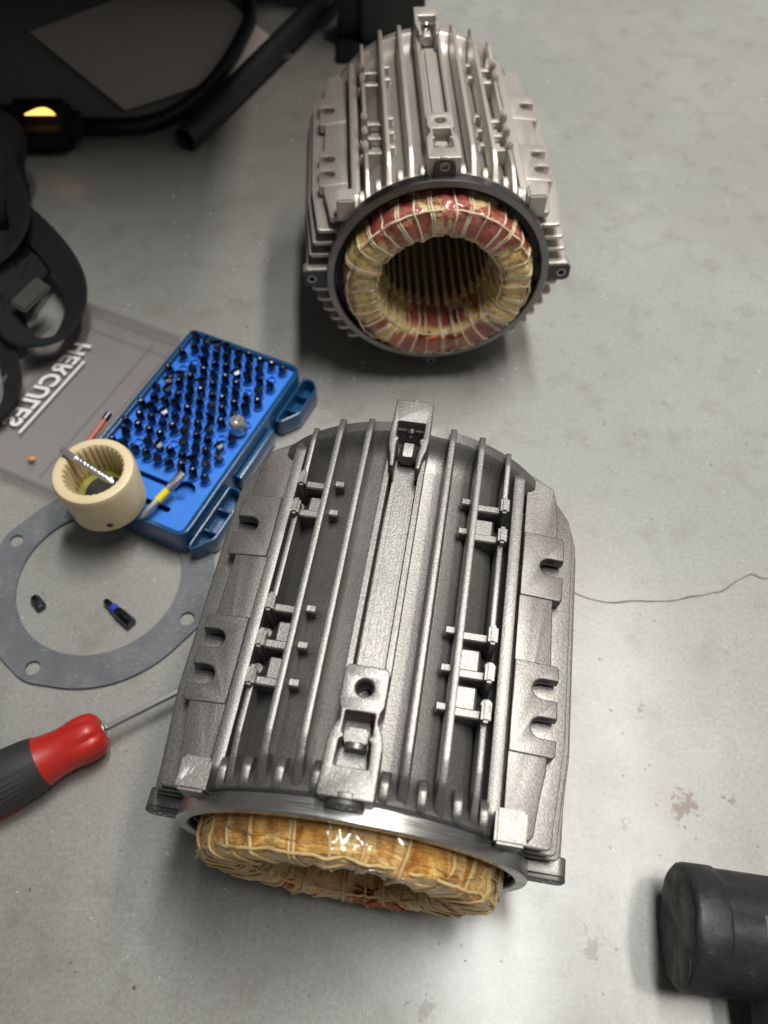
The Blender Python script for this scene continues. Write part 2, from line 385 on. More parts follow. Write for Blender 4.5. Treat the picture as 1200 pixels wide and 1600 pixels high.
    # side panels with screw slots
    def slot(v, inner=.885, r=.058, out=1.08):
        return [(out, v - r)] + [(inner + r + r * math.cos(a), v + r * math.sin(a)) for a in [-PI / 2 - PI * k / 8 for k in range(9)]] + [(out, v + r)]
    tilt = .12
    for rot in (0, PI):
        for s in (-1, 1):
            if not rot:
                f = lambda x, y, z, s=s: (s * x, y, z + (.885 - x) * tilt)
                edge = [(.772, .06), (.915, .06), (.935, .085), (.955, .25), (.985, .42), (.985, .50)]
                for v in (.647, .866): edge += slot(v, out=.985)
                edge += [(.985, 1.0), (.975, 1.40)] + slot(1.645, out=.98) + [(.985, 1.95), (.970, 2.14), (.945, 2.23), (.80, 2.31), (.772, 2.28)]
                pan = P('side_panel', ext([edge], .52, .575, .008, 2), fn=f, rot=rot)
                for va, vb, sl in ((.49, 1.015, (.647, .866)), (1.425, 1.865, (1.645,))):
                    e = [(.774, va), (1.015, va), (1.03, va + .02)]
                    for v in sl: e += slot(v, out=1.03)
                    e += [(1.03, vb - .02), (1.015, vb), (.774, vb)]
                    P('slot_boss', ext([e], .50, .585, .008, 2), M, pan, fn=f, rot=rot)
                P('corner_block', box_bm(s * .792 - .077, s * .792 + .077, -.012, .155, .58, .785, .014, 2))
            # horizontal side fins
            for w, o, ck in ((.44, 1.10, 1.05), (.315, 1.145, 1.10), (.19, 1.175, 1.138), (.065, 1.195, 1.168)) + (((.56, 1.05, .99), (.68, .985, .93), (.79, .90, .84)) if rot else ()):
                ri = math.sqrt(ROOT ** 2 - w * w) - .05; fr = .05
                e = [(ri, fr), (ck - .02, fr), (ck, fr + .02), (ck + .004, .16), (o - .02, .40), (o, .62), (o, 1.95), (o - .03, 2.08), (o - .11, 2.2), (ri, 2.24)]
                P('side_fin', ext([rnd(e, .016, 2)], w - .017, w + .017, .008, 1), fn=lambda x, y, z, s=s: (s * x, y, z), rot=rot)
    # four bolt ears round the front flange
    for k, rot in enumerate((0, PI / 2, PI, -PI / 2)):
        o = [(-.09, .9), (.09, .9), (.09, 1.09), (.072, 1.135), (.03, 1.16), (-.03, 1.16), (-.072, 1.135), (-.09, 1.09)]
        if k % 2: o = [(-.085, .9), (.085, .9), (.085, 1.17), (.06, 1.205), (-.06, 1.205), (-.085, 1.17)]
        hc = 1.095 if k % 2 == 0 else 1.125
        e = P('bolt_ear', ext([rnd(o, .02, 3), circ(0, hc, .042, 20)], -.002, .10 if k % 2 else .03, .006, 2), fn=lambda x, y, z: (x, z, y - (.02 if k == 0 else 0)), rot=rot)
        P('ear_face', ext([rnd(o, .02, 3), circ(0, hc, .040, 20)], -.028, -.003, .004, 2), M_EAR, e, fn=lambda x, y, z: (x, z, y - (.02 if k == 0 else 0)), rot=rot)
        hc -= .02 if k == 0 else 0
        P('ear_thread', lathe_bm([(.040, -.030), (.040, .025), (.020, .025), (.020, .01), (.029, -.030)], 18), M_STEEL, e, fn=lambda u, v, w: (u, v, w + hc), rot=rot)
        P('ear_thread_floor', lathe_bm([(.0001, .015), (.024, .015), (.024, .022), (.0001, .022)], 18), M_BLACKGAP, e, fn=lambda u, v, w: (u, v, w + hc), rot=rot)
    # resting feet under the housing
    for s in (-1, 1):
        for v in (.35, 1.85):
            P('foot_pad', box_bm(s * .43 - .07, s * .43 + .07, v - .1, v + .1, -1.22, -.75, .012))
    # stator core with toothed bore
    NS = 36; prof = []
    b = bmesh.new(); rows = []
    for v in (.30, 1.95):
        row = []
        for i in range(NS):
            a = 2 * PI * i / NS; d = 2 * PI / NS
            for (da, r) in ((-.36, .55), (-.30, .505), (.30, .505), (.36, .55), (.46, .60), (.54, .60)):
                row.append(b.verts.new((r * math.cos(a + da * d), v, r * math.sin(a + da * d))))
        rows.append(row)
    m = len(rows[0])
    for i in range(m): b.faces.new((rows[0][i], rows[0][(i + 1) % m], rows[1][(i + 1) % m], rows[1][i]))
    outer = [[b.verts.new((.852 * math.cos(2 * PI * (i - .36 * 6 + .0) / m), v, .852 * math.sin(2 * PI * (i - .36 * 6) / m))) for i in range(m)] for v in (.30, 1.95)]
    for k in (0, 1):
        for i in range(m): b.faces.new((rows[k][i], outer[k][i], outer[k][(i + 1) % m], rows[k][(i + 1) % m]))
    core = P('stator_core', b, M_LAM)
    for i in range(NS):
        a = 2 * PI * (i + .5) / NS
        c0 = .022
        lb = bmesh.new()
        q = [(.517, -c0), (.502, 0), (.517, c0), (.56, c0 * .9), (.56, -c0 * .9)]
        fr = [lb.verts.new((r * math.cos(a) - t * math.sin(a), .17, r * math.sin(a) + t * math.cos(a))) for r, t in q]
        bk = [lb.verts.new((r * math.cos(a) - t * math.sin(a), 1.98, r * math.sin(a) + t * math.cos(a))) for r, t in q]
        for j in range(5): lb.faces.new((fr[j], fr[(j + 1) % 5], bk[(j + 1) % 5], bk[j]))
        lb.faces.new(fr); lb.faces.new(bk)
        P('slot_liner', lb, M_LINER, core)
    # end windings
    def wind_pt(a, ph, end, grow=0., seed=wind_seed):
        # superellipse section (radial .50-.87, axial) with lumps
        n = 4.2; c, s = math.cos(ph), math.sin(ph)
        cr = math.copysign(abs(c) ** (2 / n), c); cv = math.copysign(abs(s) ** (2 / n), s)
        rc, ar, av = (.697, .156 + grow, .30 + grow) if seed == 1 else (.683, .150 + grow, .29 + grow)
        p = Vector((math.cos(a) * 3.2 + seed, math.sin(a) * 3.2, ph * .9))
        lump = .022 * noise.noise(p) + .016 * noise.noise(p * 3.1) + .009 * noise.noise(p * 8)
        lump += .004 * math.sin(a * 27 + seed)
        r = rc + (ar + lump) * cr; v = .07 + (av + lump) * cv
        if end: v = 2.20 - v
        return r, v
    def wind_mesh(end):
        NA, NP = 240, 48; b = bmesh.new(); uvl = b.loops.layers.uv.new('UVMap'); G = []
        for i in range(NA):
            a = 2 * PI * i / NA; row = []
            for j in range(NP):
                ph = PI + 2 * PI * j / NP     # start at the inner side: uv v = 0 / 1 at the bore
                ph2 = ph
                r, v = wind_pt(a, ph2, end)
                fz = .006 * noise.noise(Vector((a * 9, ph * 14, 3 + wind_seed))) 
                row.append(b.verts.new(((r + fz) * math.cos(a), v, (r + fz) * math.sin(a))))
            G.append(row)
        for i in range(NA):
            for j in range(NP):
                f = b.faces.new((G[i][j], G[i][(j + 1) % NP], G[(i + 1) % NA][(j + 1) % NP], G[(i + 1) % NA][j]))
                for lp, (di, dj) in zip(f.loops, ((0, 0), (0, 1), (1, 1), (1, 0))): lp[uvl].uv = ((i + di) / NA, (j + dj) / NP)
        return b
    for end in (0, 1):
        wd = P('winding', wind_mesh(end), MW, smooth=60)
        NL = (27 if wind_seed == 1 else 34) if end == 0 else 18
        rng = random.Random(wind_seed * 13 + end)
        for i in range(NL):
            a0 = 2 * PI * (i + rng.uniform(-.18, .18)) / NL; sk = rng.uniform(-.03, .03)
            pts = []
            for j in range(30):
                ph = 2 * PI * j / 30; a = a0 + sk * math.cos(ph) + .012 * math.sin(3 * ph + i)
                r, v = wind_pt(a, ph, end, .005); pts.append((r * math.cos(a), v, r * math.sin(a)))
            P('lacing_cord', tube_bm(pts, cord_r * rng.uniform(.8, 1.15), 6, True), MC, wd, smooth=60)
            if end == 0:   # double strand now and then
                if rng.random() < .35:
                    pts2 = [(x * math.cos(.028) - z * math.sin(.028), y - .002, x * math.sin(.028) + z * math.cos(.028)) for x, y, z in pts]
                    P('lacing_cord', tube_bm(pts2, cord_r * .8, 6, True), MC, wd, smooth=60)
        if end == 0:       # loose varnished strands over the coil faces
            sbm = bmesh.new()
            for k in range(90 if wind_seed == 1 else 60):
                a0 = rng.uniform(0, 2 * PI); ln = rng.uniform(.10, .42) * rng.choice((-1, 1)); p0 = rng.uniform(-.55, .05) * PI; dp = rng.uniform(-.16, .16) * PI; pts = []
                for j in range(9):
                    a = a0 + ln * j / 8; r, v = wind_pt(a, p0 + dp * j / 8, 0, .0025 - .004 * abs(j / 4 - 1) ** 4); pts.append((r * math.cos(a), v, r * math.sin(a)))
                join(sbm, tube_bm(pts, rng.uniform(.0022, .0042), 5, caps=False))
            P('winding_strands', sbm, MS, wd, smooth=60)['kind'] = 'stuff'
        if end == 0:       # chain stitch along the outer and the inner front edge
            for ph, gg in ((-PI * .30, .006), (-PI * .72, .006)):
                pts = []
                for k in range(216):
                    a = 2 * PI * k / 216; r, v = wind_pt(a, ph + .05 * abs(math.sin(a * NL * .5)), 0, gg); pts.append((r * math.cos(a), v, r * math.sin(a)))
                P('lacing_cord', tube_bm(pts, cord_r * .95, 6, True), MC, wd, smooth=60)
            # bare copper strands between the lacings
            spots = [(-PI / 2 + .30, .24, .56, .74, 20), (-PI / 2 - .62, .10, .56, .63, 8)] if wind_seed == 1 else [(-PI / 2 + .05, .42, .56, .62, 9), (PI * .93, .05, .84, .87, 5), (.12 + .25, .05, .85, .88, 5)]
            for ac, aw, r0, r1, nn in spots:
                for k in range(nn):
                    rt = r0 + (r1 - r0) * k / (nn - 1); pts = []
                    for j in range(13):
                        a = ac + aw * (j / 6 - 1) * rng.uniform(.97, 1.0)
                        ph = math.acos(max(-1, min(1, math.copysign(abs((rt - .697) / .156) ** 1.5, rt - .697))))
                        r, v = wind_pt(a, -ph, 0, .004); v -= .004 * math.sin(PI * j / 12) + rng.uniform(0, .002)
                        pts.append(((rt + .004 * math.sin(j * .7 + k)) * math.cos(a), v if wind_seed == 1 else v, (rt + .004 * math.sin(j * .7 + k)) * math.sin(a)))
                    P('copper_wire', tube_bm(pts, .0075, 6), M_COPPER, wd, smooth=60)
    return T

m1 = motor((-.0157, .0609, 0), rad(9.155), rad(.5), M_DARK, M_WIND_A, M_CORD_A, M_STR_A, 'dark grey finned motor stator with tan laced winding, nearest the camera', 1, .0095)
m2 = motor((.0382, .4435, 0), rad(-2.262), 0, M_LIGHT, M_WIND_B, M_CORD_B, M_STR_B, 'pale silver finned motor stator standing behind, open bore with copper red winding', 2, .0085)
# white scrape on one corner block of the near stator
sb = bmesh.new()
rng = random.Random(3)
for k in range(26):
    t_ = k / 25; x = -.858 + .058 * t_ + rng.uniform(-.004, .004); y0 = .004 + .05 * t_ + rng.uniform(0, .03); y1 = .125 - .03 * t_ - abs(rng.gauss(0, .03))
    if rng.random() < .22 or y1 < y0 + .015: continue
    w_ = rng.uniform(.001, .0032); sl = .028
    sb.faces.new([sb.verts.new((xx * R, yy * R, (.7868 + 1.22) * R)) for xx, yy in ((x - w_, y0), (x + w_, y0 + .006), (x + w_ + sl * (y1 - y0) / .1, y1), (x - w_ + sl * (y1 - y0) / .1, y1 - .006))])
sm = link('paint_scrape', me_from(sb), M_SMEAR, m1)

# ------------------------------------------------------------------ bit case
M_TRAY = mat('bright_blue_plastic', (.035, .17, .62), .38)
t = NT(M_TRAY); t.set('Base Color', t.mix(t.noise(60, 3), (.035, .17, .64), (.055, .235, .78)))
M_CASE = mat('dark_blue_plastic', (.010, .062, .16), .22, coat=.4)
M_LID = mat('clear_plastic_lid', (.62, .60, .61), .14, spec=1.0)
_n = M_LID.node_tree; _t = _n.nodes.new('ShaderNodeBsdfTransparent'); _t.inputs[0].default_value = (.90, .885, .89, 1); _m = _n.nodes.new('ShaderNodeMixShader'); _m.inputs[0].default_value = .14
_n.links.new(_t.outputs[0], _m.inputs[1]); _n.links.new(_n.nodes['Principled BSDF'].outputs[0], _m.inputs[2]); _n.links.new(_m.outputs[0], _n.nodes['Material Output'].inputs[0])
M_TXT = mat('frosted_lettering', (.80, .78, .78), .5)
M_BIT = mat('black_oxide_steel', (.075, .08, .095), .26, 1.0)
t = NT(M_BIT); t.set('Roughness', t.maprange(t.noise(300, 2), .3, .7, .16, .38))
M_BITS = mat('bright_bit_steel', (.72, .71, .69), .32, 1.0)
BX, BY, BA = -.1454, .3613, rad(-24.85)
case = empty('bit_case', (BX, BY, 0), BA)
tag(case, 'open blue screwdriver bit case with clear lid folded out beside it', 'bit case')
hx, hy = .0475, .0875
TZ = .024
def C(name, bm, m, parent=case, fn=None, smooth=30): return link(name, me_from(bm, fn), m, parent, smooth)
outl = rnd([(-hx - .0035, -hy + .002), (hx + .0035, -hy + .002), (hx + .0035, hy - .002), (-hx - .0035, hy - .002)], [.004, .010, .012, .006])
inn = rnd([(-hx + .001, -hy + .006), (hx - .001, -hy + .006), (hx - .001, hy - .006), (-hx + .001, hy - .006)], .004)
C('case_wall', ext([outl, inn], .001, TZ + .004, .0012, 2), M_CASE)
C('case_bottom', ext([inn], .001, .004, 0), M_CASE)
# handle / latch frames on the open edge
for ya, yb in ((-.086, -.030), (.036, .084)):
    lo = rnd([(hx + .004, ya), (hx + .009, ya), (hx + .0185, ya + .014), (hx + .0185, yb - .006), (hx + .013, yb), (hx + .004, yb)], .0025)
    li = rnd([(hx + .0055, ya + .0018), (hx + .0083, ya + .0018), (hx + .0170, ya + .0145), (hx + .0170, yb - .0066), (hx + .0124, yb - .0018), (hx + .0055, yb - .0018)], .0018)
    hd = C('handle_frame', ext([lo, li], .002, .0185, .0006, 1), M_CASE)
    C('handle_web', ext([li], .004, .007), M_CASE, hd)
    for k in (1, 2): 
        yy = ya + (yb - ya) * k / 3; C('handle_web', box_bm(hx + .006, hx + .0168, yy - .0006, yy + .0006, .006, .015), M_CASE, hd)
C('latch', ext([rnd([(hx + .004, -.022), (hx + .009, -.022), (hx + .009, .028), (hx + .004, .028)], .002)], .004, .019, .0012, 1), M_CASE)
for ya, yb in ((-.075, -.05), (.045, .075)):
    C('hinge', tube_bm([(-hx - .0085, ya, .012), (-hx - .0085, yb, .012)], .0045, 10), M_CASE)
# tray with holes for bits and tool recesses
rows = []
nx_, ny_ = 9, 14
for j in range(ny_):
    for i in range(nx_):
        x = -hx + .0085 + i * .0098 + (.0049 if j % 2 else 0) - .001; y = hy - .0125 - j * .0094
        if x > hx - .0055 or y < -.040: continue
        rows.append((x, y))
tray_o = rnd([(-hx + .0013, -hy + .0063), (hx - .0013, -hy + .0063), (hx - .0013, hy - .0063), (-hx + .0013, hy - .0063)], .004)
slot1 = rnd([(-.030, -.071), (.028, -.071), (.028, -.0665), (-.030, -.0665)], .002)
key = [(-.030, -.0525), (.020, -.0525)] + [(.0275 + .0085 * math.cos(a), -.0505 + .0085 * math.sin(a)) for a in [-PI * .92 + PI * 1.84 * k / 16 for k in range(17)]] + [(.020, -.0485), (-.030, -.0485)]
tb = ext([tray_o, slot1, key], TZ - .002, TZ, 0)
tray = C('tray', tb, M_TRAY)
C('tray_recess', ext([slot1], TZ - .009, TZ - .008), M_TRAY, tray)
C('tray_recess', ext([rnd([(-.032, -.056), (.038, -.056), (.038, -.041), (-.032, -.041)], .003)], TZ - .009, TZ - .008), M_TRAY, tray)
for x, y in rows:
    C('bit_socket', lathe_bm([(.0042, TZ - .001), (.0038, TZ + .0022), (.0030, TZ + .0022), (.0030, TZ - .001)], 8, axis='z'), M_TRAY, tray, fn=lambda a, b, c, x=x, y=y: (a + x, b + y, c))
# clear lid lying open on the left
lx1 = -hx - .012; lx0 = lx1 - .108
lid_o = rnd([(lx0, -hy + .002), (lx1, -hy + .002), (lx1, hy - .002), (lx0, hy - .002)], [.012, .004, .004, .012])
lid_i = rnd([(lx0 + .003, -hy + .005), (lx1 - .003, -hy + .005), (lx1 - .003, hy - .005), (lx0 + .003, hy - .005)], [.010, .003, .003, .010])
lid = C('lid', ext([lid_i], .0012, .0030, 0), M_LID)
C('lid_rim', ext([lid_o, lid_i], .001, .016, .001, 1), M_LID, lid)
for x in (lx0 + .013, lx0 + .018, lx1 - .013, lx1 - .030):
    C('lid_rib', box_bm(x - .0007, x + .0007, -hy + .012, hy - .012, .003, .0042), M_LID, lid)
C('lid_rib', box_bm(lx0 + .012, lx1 - .010, hy - .020, hy - .0186, .003, .0042), M_LID, lid)
# moulded lettering, read from the inside (mirrored), and its underline
def case_local(x, y):
    c, s = math.cos(-BA), math.sin(-BA); dx, dy = x - BX, y - BY; return dx * c - dy * s, dx * s + dy * c
x0, y0 = case_local(-.2415, .4625); x1, y1 = case_local(-.2885, .3755)
tb = text_bm('HERCULES', .0215, .0008, 0, .2)
wid = max(v.co.x for v in tb.verts)
LL = abs(y1 - y0)
C('lettering', tb, M_TXT, lid, fn=lambda a, b, c: (x0 - .004 - b * .95, y0 - a * LL / wid, c + .0048), smooth=0)
C('lettering_underline', box_bm(x0 + .0005, x0 + .0026, y0 - LL - .002, y0 - .018, .0044, .0052), M_TXT, lid)
link_o = None
# the bits: one shape, copied
def bit_mesh(tipped):
    h = .0100
    pr = [(.0001, 0), (.0033, 0), (.0033, h * .55), (.0026, h * .68), (.0018, h * .95), (.0007, h), (.0001, h)] if tipped else [(.0001, 0), (.0034, 0), (.0034, h * .8), (.0029, h * .88), (.0001, h * .88)]
    return me_from(lathe_bm(pr, 6, closed=False, axis='z'))
bm_a, bm_b = bit_mesh(True), bit_mesh(False)
bm_c = bit_mesh(True)
for v in bm_c.vertices:
    if v.co.z > .0065: v.co.x *= 1.9; v.co.y *= .35
for b_, in ((bm_a,), (bm_b,), (bm_c,)):
    b_.materials.append(M_BIT)
def to_world(x, y, z=0):
    c, s = math.cos(BA), math.sin(BA); return (BX + x * c - y * s, BY + x * s + y * c, z)
rb = random.Random(11)
cap_xy = case_local(-.107, .356)
for x, y in rows:
    if math.hypot(x - cap_xy[0], y - cap_xy[1]) < .008: continue
    if x < -.020 and y < -.045: continue
    if rb.random() < .05: continue
    o = bpy.data.objects.new('screwdriver_bit', rb.choice((bm_a, bm_a, bm_a, bm_c, bm_c, bm_b))); COL.objects.link(o)
    o.location = to_world(x, y, TZ + .0025); o.rotation_euler = (rb.uniform(-.09, .09), rb.uniform(-.09, .09), rb.uniform(0, 6)); k = rb.uniform(.85, 1.12); o.scale = (1, 1, k)
    tag(o, 'small black screwdriver bit standing upright in the blue tray', 'bit', 'black bits standing in the blue tray')
# bright knurled cap standing among the bits
kc = lathe_bm([(.0001, 0), (.0056, 0), (.0062, .001), (.0062, .010), (.0052, .0118), (.0026, .0118), (.0022, .0085), (.0001, .0085)], 36, closed=False, axis='z')
for v in kc.verts:
    if v.co.xy.length > .006: 
        i = round(math.atan2(v.co.y, v.co.x) / (2 * PI / 36)); v.co.xy *= 1.06 if i % 2 else .96
cap = link('knurled_cap', me_from(kc), M_BITS); cap.location = to_world(*cap_xy, TZ + .0025); tag(cap, 'bright silver knurled cap standing among the black bits in the tray', 'cap')

# ------------------------------------------------------------------ cream coupling sleeve
M_CREAM = mat('cream_nylon', (.78, .65, .42), .42)
t = NT(M_CREAM); M_CREAM.node_tree.nodes['Principled BSDF'].inputs['Subsurface Weight'].default_value = .15; M_CREAM.node_tree.nodes['Principled BSDF'].inputs['Subsurface Radius'].default_value = (.004, .003, .0015)
t.set('Base Color', t.mix(t.noise(70, 4), (.66, .52, .30), (.80, .69, .47)))
M_GREASE = mat('green_grease', (.30, .29, .06), .3); M_HOLE = mat('dark_recess', (.02, .02, .018), .7)
cp = empty('coupling_sleeve', (-.1905, .2925, TZ + .0045)); tag(cp, 'cream nylon coupling sleeve with inner teeth, standing on the bit case corner', 'coupling')
rO, H, NT_ = .0272, .037, 30
prof = [(.0245, 0), (.0258, .0015), (rO, H - .004), (rO - .0012, H - .0008), (rO - .003, H), (.0205, H)]
b = bmesh.new(); NSG = NT_ * 4; rings = []
for i in range(NSG):
    a = 2 * PI * i / NSG; tooth = (.0, .0, .0016, .0016)[i % 4]
    pp = prof + [(.0200 - tooth * .6, H - .0012), (.0196 - tooth, H - .004), (.0192 - tooth, .012), (.0175, .0105), (.011, .0095), (.010, .001)]
    rings.append([b.verts.new((r * math.cos(a), r * math.sin(a), z)) for r, z in pp])
n = len(rings[0])
for i in range(NSG):
    A, B = rings[i], rings[(i + 1) % NSG]
    for j in range(n): b.faces.new((A[j], A[(j + 1) % n], B[(j + 1) % n], B[j]))
link('sleeve_body', me_from(b), M_CREAM, cp, 35)
link('grease_film', me_from(lathe_bm([(.0105, .0100), (.0190, .0112), (.0189, .016), (.0182, .016), (.0176, .0118), (.0105, .0106)], 48, axis='z'), lambda x, y, z: (x, y, z + .0035 * noise.noise(Vector((x, y, 0)) * 120) * (1 if z > .013 else .15))), M_GREASE, cp, 60)
link('centre_bore', me_from(lathe_bm([(.0001, .0112), (.0128, .0119), (.0128, .0110), (.0001, .0105)], 32, closed=False, axis='z')), M_HOLE, cp)
sh = lathe_bm([(.0001, 0), (.0024, 0), (.0022, .0004), (.0001, .0004)], 18, closed=False, axis='z')
link('screw_hole', me_from(sh, lambda x, y, z: (.0075 + x, -.0258 - z + .0006 * 1, .0085 + y * .8)), M_HOLE, cp)
M_PRINT = mat('grey_print', (.42, .40, .38), .6)
pb = bmesh.new(); prev = None
for i in range(9):
    a = rad(214 + 3.4 * i); rr = .02665
    q = [pb.verts.new((rr * math.cos(a) * (1 - .015 * (1 - zz / .03)), rr * math.sin(a) * (1 - .015 * (1 - zz / .03)), zz)) for zz in (.012, .0145, .016, .0185, .020, .0225)]
    if prev:
        for j in (0, 2, 4): pb.faces.new((prev[j], q[j], q[j + 1], prev[j + 1]))
    prev = q
link('print_block', me_from(pb, lambda x, y, z: (x * 1.004, y * 1.004, z)), M_PRINT, cp)

def lying_bit(name, p0, p1, prof, m, bands=(), seg=6, label='', cat='bit'):
    """bit along p0->p1; prof: (t along 0..1, radius); bands: (t0,t1,r,material)"""
    p0, p1 = Vector(p0), Vector(p1); L = (p1 - p0).length
    q = (p1 - p0).to_track_quat('X', 'Z')
    e = bpy.data.objects.new(name, None); COL.objects.link(e); e.location = p0; e.rotation_euler = q.to_euler(); e.empty_display_size = .01
    link('shank', me_from(lathe_bm([(.00001, prof[0][0] * L)] + [(r, t * L) for t, r in prof] + [(.00001, prof[-1][0] * L)], seg, closed=False, axis='x')), m, e)
    for t0, t1, r, mm in bands: link('band', me_from(lathe_bm([(r * .6, t0 * L), (r, t0 * L), (r, t1 * L), (r * .6, t1 * L)], 14, axis='x')), mm, e)
    tag(e, label, cat); return e
M_YEL = mat('yellow_band', (.75, .62, .02), .4); M_BLU = mat('blue_band', (.03, .05, .42), .35)
topz = TZ + .0045 + H
# twisted bright bit resting across the sleeve mouth
e = lying_bit('long_driver_bit', (-.2125, .3065, topz + .0028), (-.1745, .2815, topz + .0010), [(0, .0024), (.28, .0026), (.30, .0019), (.96, .0019), (1, .0012)], M_BITS, (), 6, 'bright twisted steel bit lying across the mouth of the cream coupling')
hp = []
Lh = .0455
for k in range(140):
    tt = k / 139; a = tt * 2 * PI * 9; hp.append((Lh * (.30 + .62 * tt), .0019 * math.cos(a), .0019 * math.sin(a)))
link('twist_thread', me_from(tube_bm(hp, .0009, 6)), M_BITS, e, 60)
lying_bit('banded_driver_bit', (-.1395, .3085, .0385), (-.1650, .2770, .0310), [(0, .0030), (.12, .0030), (.36, .0028), (.38, .0024), (.64, .0024), (.90, .0024), (1, .0012)], M_BITS, [(.38, .62, .0028, M_YEL)], 10, 'steel bit with a yellow band leaning against the cream coupling')
lying_bit('short_black_bit', (-.2375, .2305, .0034), (-.2300, .2225, .0034), [(0, .0028), (.1, .0033), (.9, .0033), (1, .0028)], M_BIT, (), 6, 'short black bit lying on the floor inside the gasket')
lying_bit('blue_banded_bit', (-.1885, .2280, .0036), (-.1675, .2105, .0036), [(0, .0018), (.05, .0023), (.40, .0025), (.44, .0034), (.52, .0040), (.96, .0040), (1, .0034)], M_BIT, [(.27, .43, .0031, M_BLU)], 8, 'black bit with a blue band lying on the floor inside the gasket')

# ------------------------------------------------------------------ gasket
M_GASK = mat('grey_fibre_gasket', (.17, .18, .20), .75); t = NT(M_GASK)
col = t.mix(t.noise(48, 5, .7), (.06, .068, .082), (.20, .208, .22))
pr_ = t.noise(1, 5, .7, t.mapping((260, 620, 1)))
pm = t.math('MULTIPLY', t.ramp(pr_, [(.55, 0.), (.62, .42)]), t.ramp(t.noise(42, 2), [(.44, 0.), (.52, 1.)]))
t.set('Base Color', t.mix(pm, col, (.34, .345, .36)))
go = []
for i in range(144):
    a = 2 * PI * i / 144; k = max(0, math.cos(4 * (a - rad(65)))) ** 6
    go.append(((.0785 + .0022 * k) * math.cos(a), (.0785 + .0022 * k) * math.sin(a)))
gl = [go, circ(0, 0, .0562, 120)] + [circ(.0715 * math.cos(rad(d)), .0715 * math.sin(rad(d)), .0049, 24) for d in (65, 155, -25, -115)]
g = link('flange_gasket', me_from(ext(gl, .0012, .0024, 0)), M_GASK); g.location = (-.1965, .2455, 0); tag(g, 'grey fibre ring gasket with four bolt holes lying flat on the floor', 'gasket')

# ------------------------------------------------------------------ screwdriver
M_RED = mat('red_handle_plastic', (.46, .020, .016), .38, coat=.1); M_GRIP = mat('black_rubber_grip', (.035, .033, .034), .6)
t = NT(M_GRIP); t.set('Normal', t.bump(t.noise(700, 2), .25, .0004))
sd = empty('screwdriver', (-.1665, .1375, .0165), rad(30.0)); tag(sd, 'red and black handled screwdriver, its shaft reaching under the near stator', 'screwdriver')
def SD(name, bm, m, parent=sd, smooth=40): return link(name, me_from(bm), m, parent, smooth)
neck = lathe_bm([(.0001, -.001), (.0055, -.001), (.0095, -.0022), (.0126, -.005), (.0140, -.010), (.0141, -.0155), (.0134, -.021), (.0131, -.026), (.0138, -.0335), (.0152, -.0395), (.0001, -.0395)], 48, closed=False, axis='x')
for v in neck.verts:
    a = math.atan2(v.co.z, v.co.y); 
    if -.020 < v.co.x < -.004:
        k = 1 - .13 * max(0, math.cos(6 * a)) ** 2; v.co.y *= k; v.co.z *= k
nk = SD('front_collar', neck, M_RED)
SD('ferrule', lathe_bm([(.0001, .0006), (.0036, .0006), (.0058, -.0006), (.0060, -.003), (.0001, -.003)], 24, closed=False, axis='x'), M_BITS, nk)
grip = lathe_bm([(.0001, -.0393), (.0154, -.0393), (.0166, -.046), (.0175, -.058), (.0176, -.075), (.0168, -.092), (.0150, -.104), (.0100, -.110), (.0001, -.111)], 72, closed=False, axis='x')
for v in grip.verts:
    i = round(math.atan2(v.co.z, v.co.y) / (2 * PI / 72)); 
    if -.104 < v.co.x < -.042 and (i % 18) in (5, 7, 9, 11, 13): v.co.y *= .965; v.co.z *= .965
gp = SD('grip', grip, M_GRIP)
pan = ext([rnd([(-.10, -.0055), (-.0610, -.0055), (-.0560, 0), (-.0610, .0055), (-.10, .0055)], .004)], -.0006, .0012, .0005, 1)
def wrap(v, roll):
    a = roll + v.y / .0175; r = .0174 + v.z; return (v.x, r * math.cos(a), r * math.sin(a))
for v in pan.verts: v.co = Vector(wrap(v.co, rad(226)))
pl = SD('red_inset', pan, M_RED, gp)
SD('shaft', tube_bm([(-.002, 0, 0), (.03, 0, -.0008), (.085, 0, -.003)], .0021, 6), M_STEEL)

# ------------------------------------------------------------------ black pipe tee, right edge
M_RUB = mat('worn_black_plastic_pipe', (.030, .030, .034), .5); t = NT(M_RUB)
sc = t.ramp(t.noise(1, 4, .7, t.mapping((220, 60, 220)), 1.5), [(.58, 0.), (.68, .55)])
t.set('Base Color', t.mix(sc, t.mix(t.noise(60, 4), (.010, .010, .0125), (.020, .020, .023)), (.055, .055, .06))); t.set('Roughness', t.maprange(t.noise(90, 4), .3, .7, .35, .65)); t.set('Normal', t.bump(t.noise(160, 5), .35, .0012))
te = empty('pipe_tee', (.1490, .0325, .0305), rad(-8)); tag(te, 'black plastic pipe tee lying at the right edge with a torn end face', 'pipe')
pr = [(.0001, .0), (.010, .0), (.019, .0), (.0265, .0001), (.0282, .0006), (.0294, .0018), (.0300, .004), (.0301, .0165), (.0298, .0175), (.0293, .018), (.0292, .0185), (.0292, .14), (.0001, .14)]
pb = lathe_bm(pr, 72, closed=False, axis='x')
for v in pb.verts:
    r = math.hypot(v.co.y, v.co.z)
    if v.co.x < .018 and r > .005:
        nz = noise.noise(v.co * 110) * .0005 + noise.noise(v.co * 320) * .0003
        v.co.x += nz * 1.6; v.co.y *= 1 + nz * 8; v.co.z *= 1 + nz * 8
link('pipe_run', me_from(pb), M_RUB, te, 40)
link('end_flap', me_from(lathe_bm([(.0001, -.0022), (.0065, -.0020), (.0085, .0), (.0085, .002), (.0001, .002)], 28, closed=False, axis='x'), lambda x, y, z: (x * .35 - .0001, y * 1.1 - .0175, z * 1.1 + .0095)), M_RUB, te, 40)
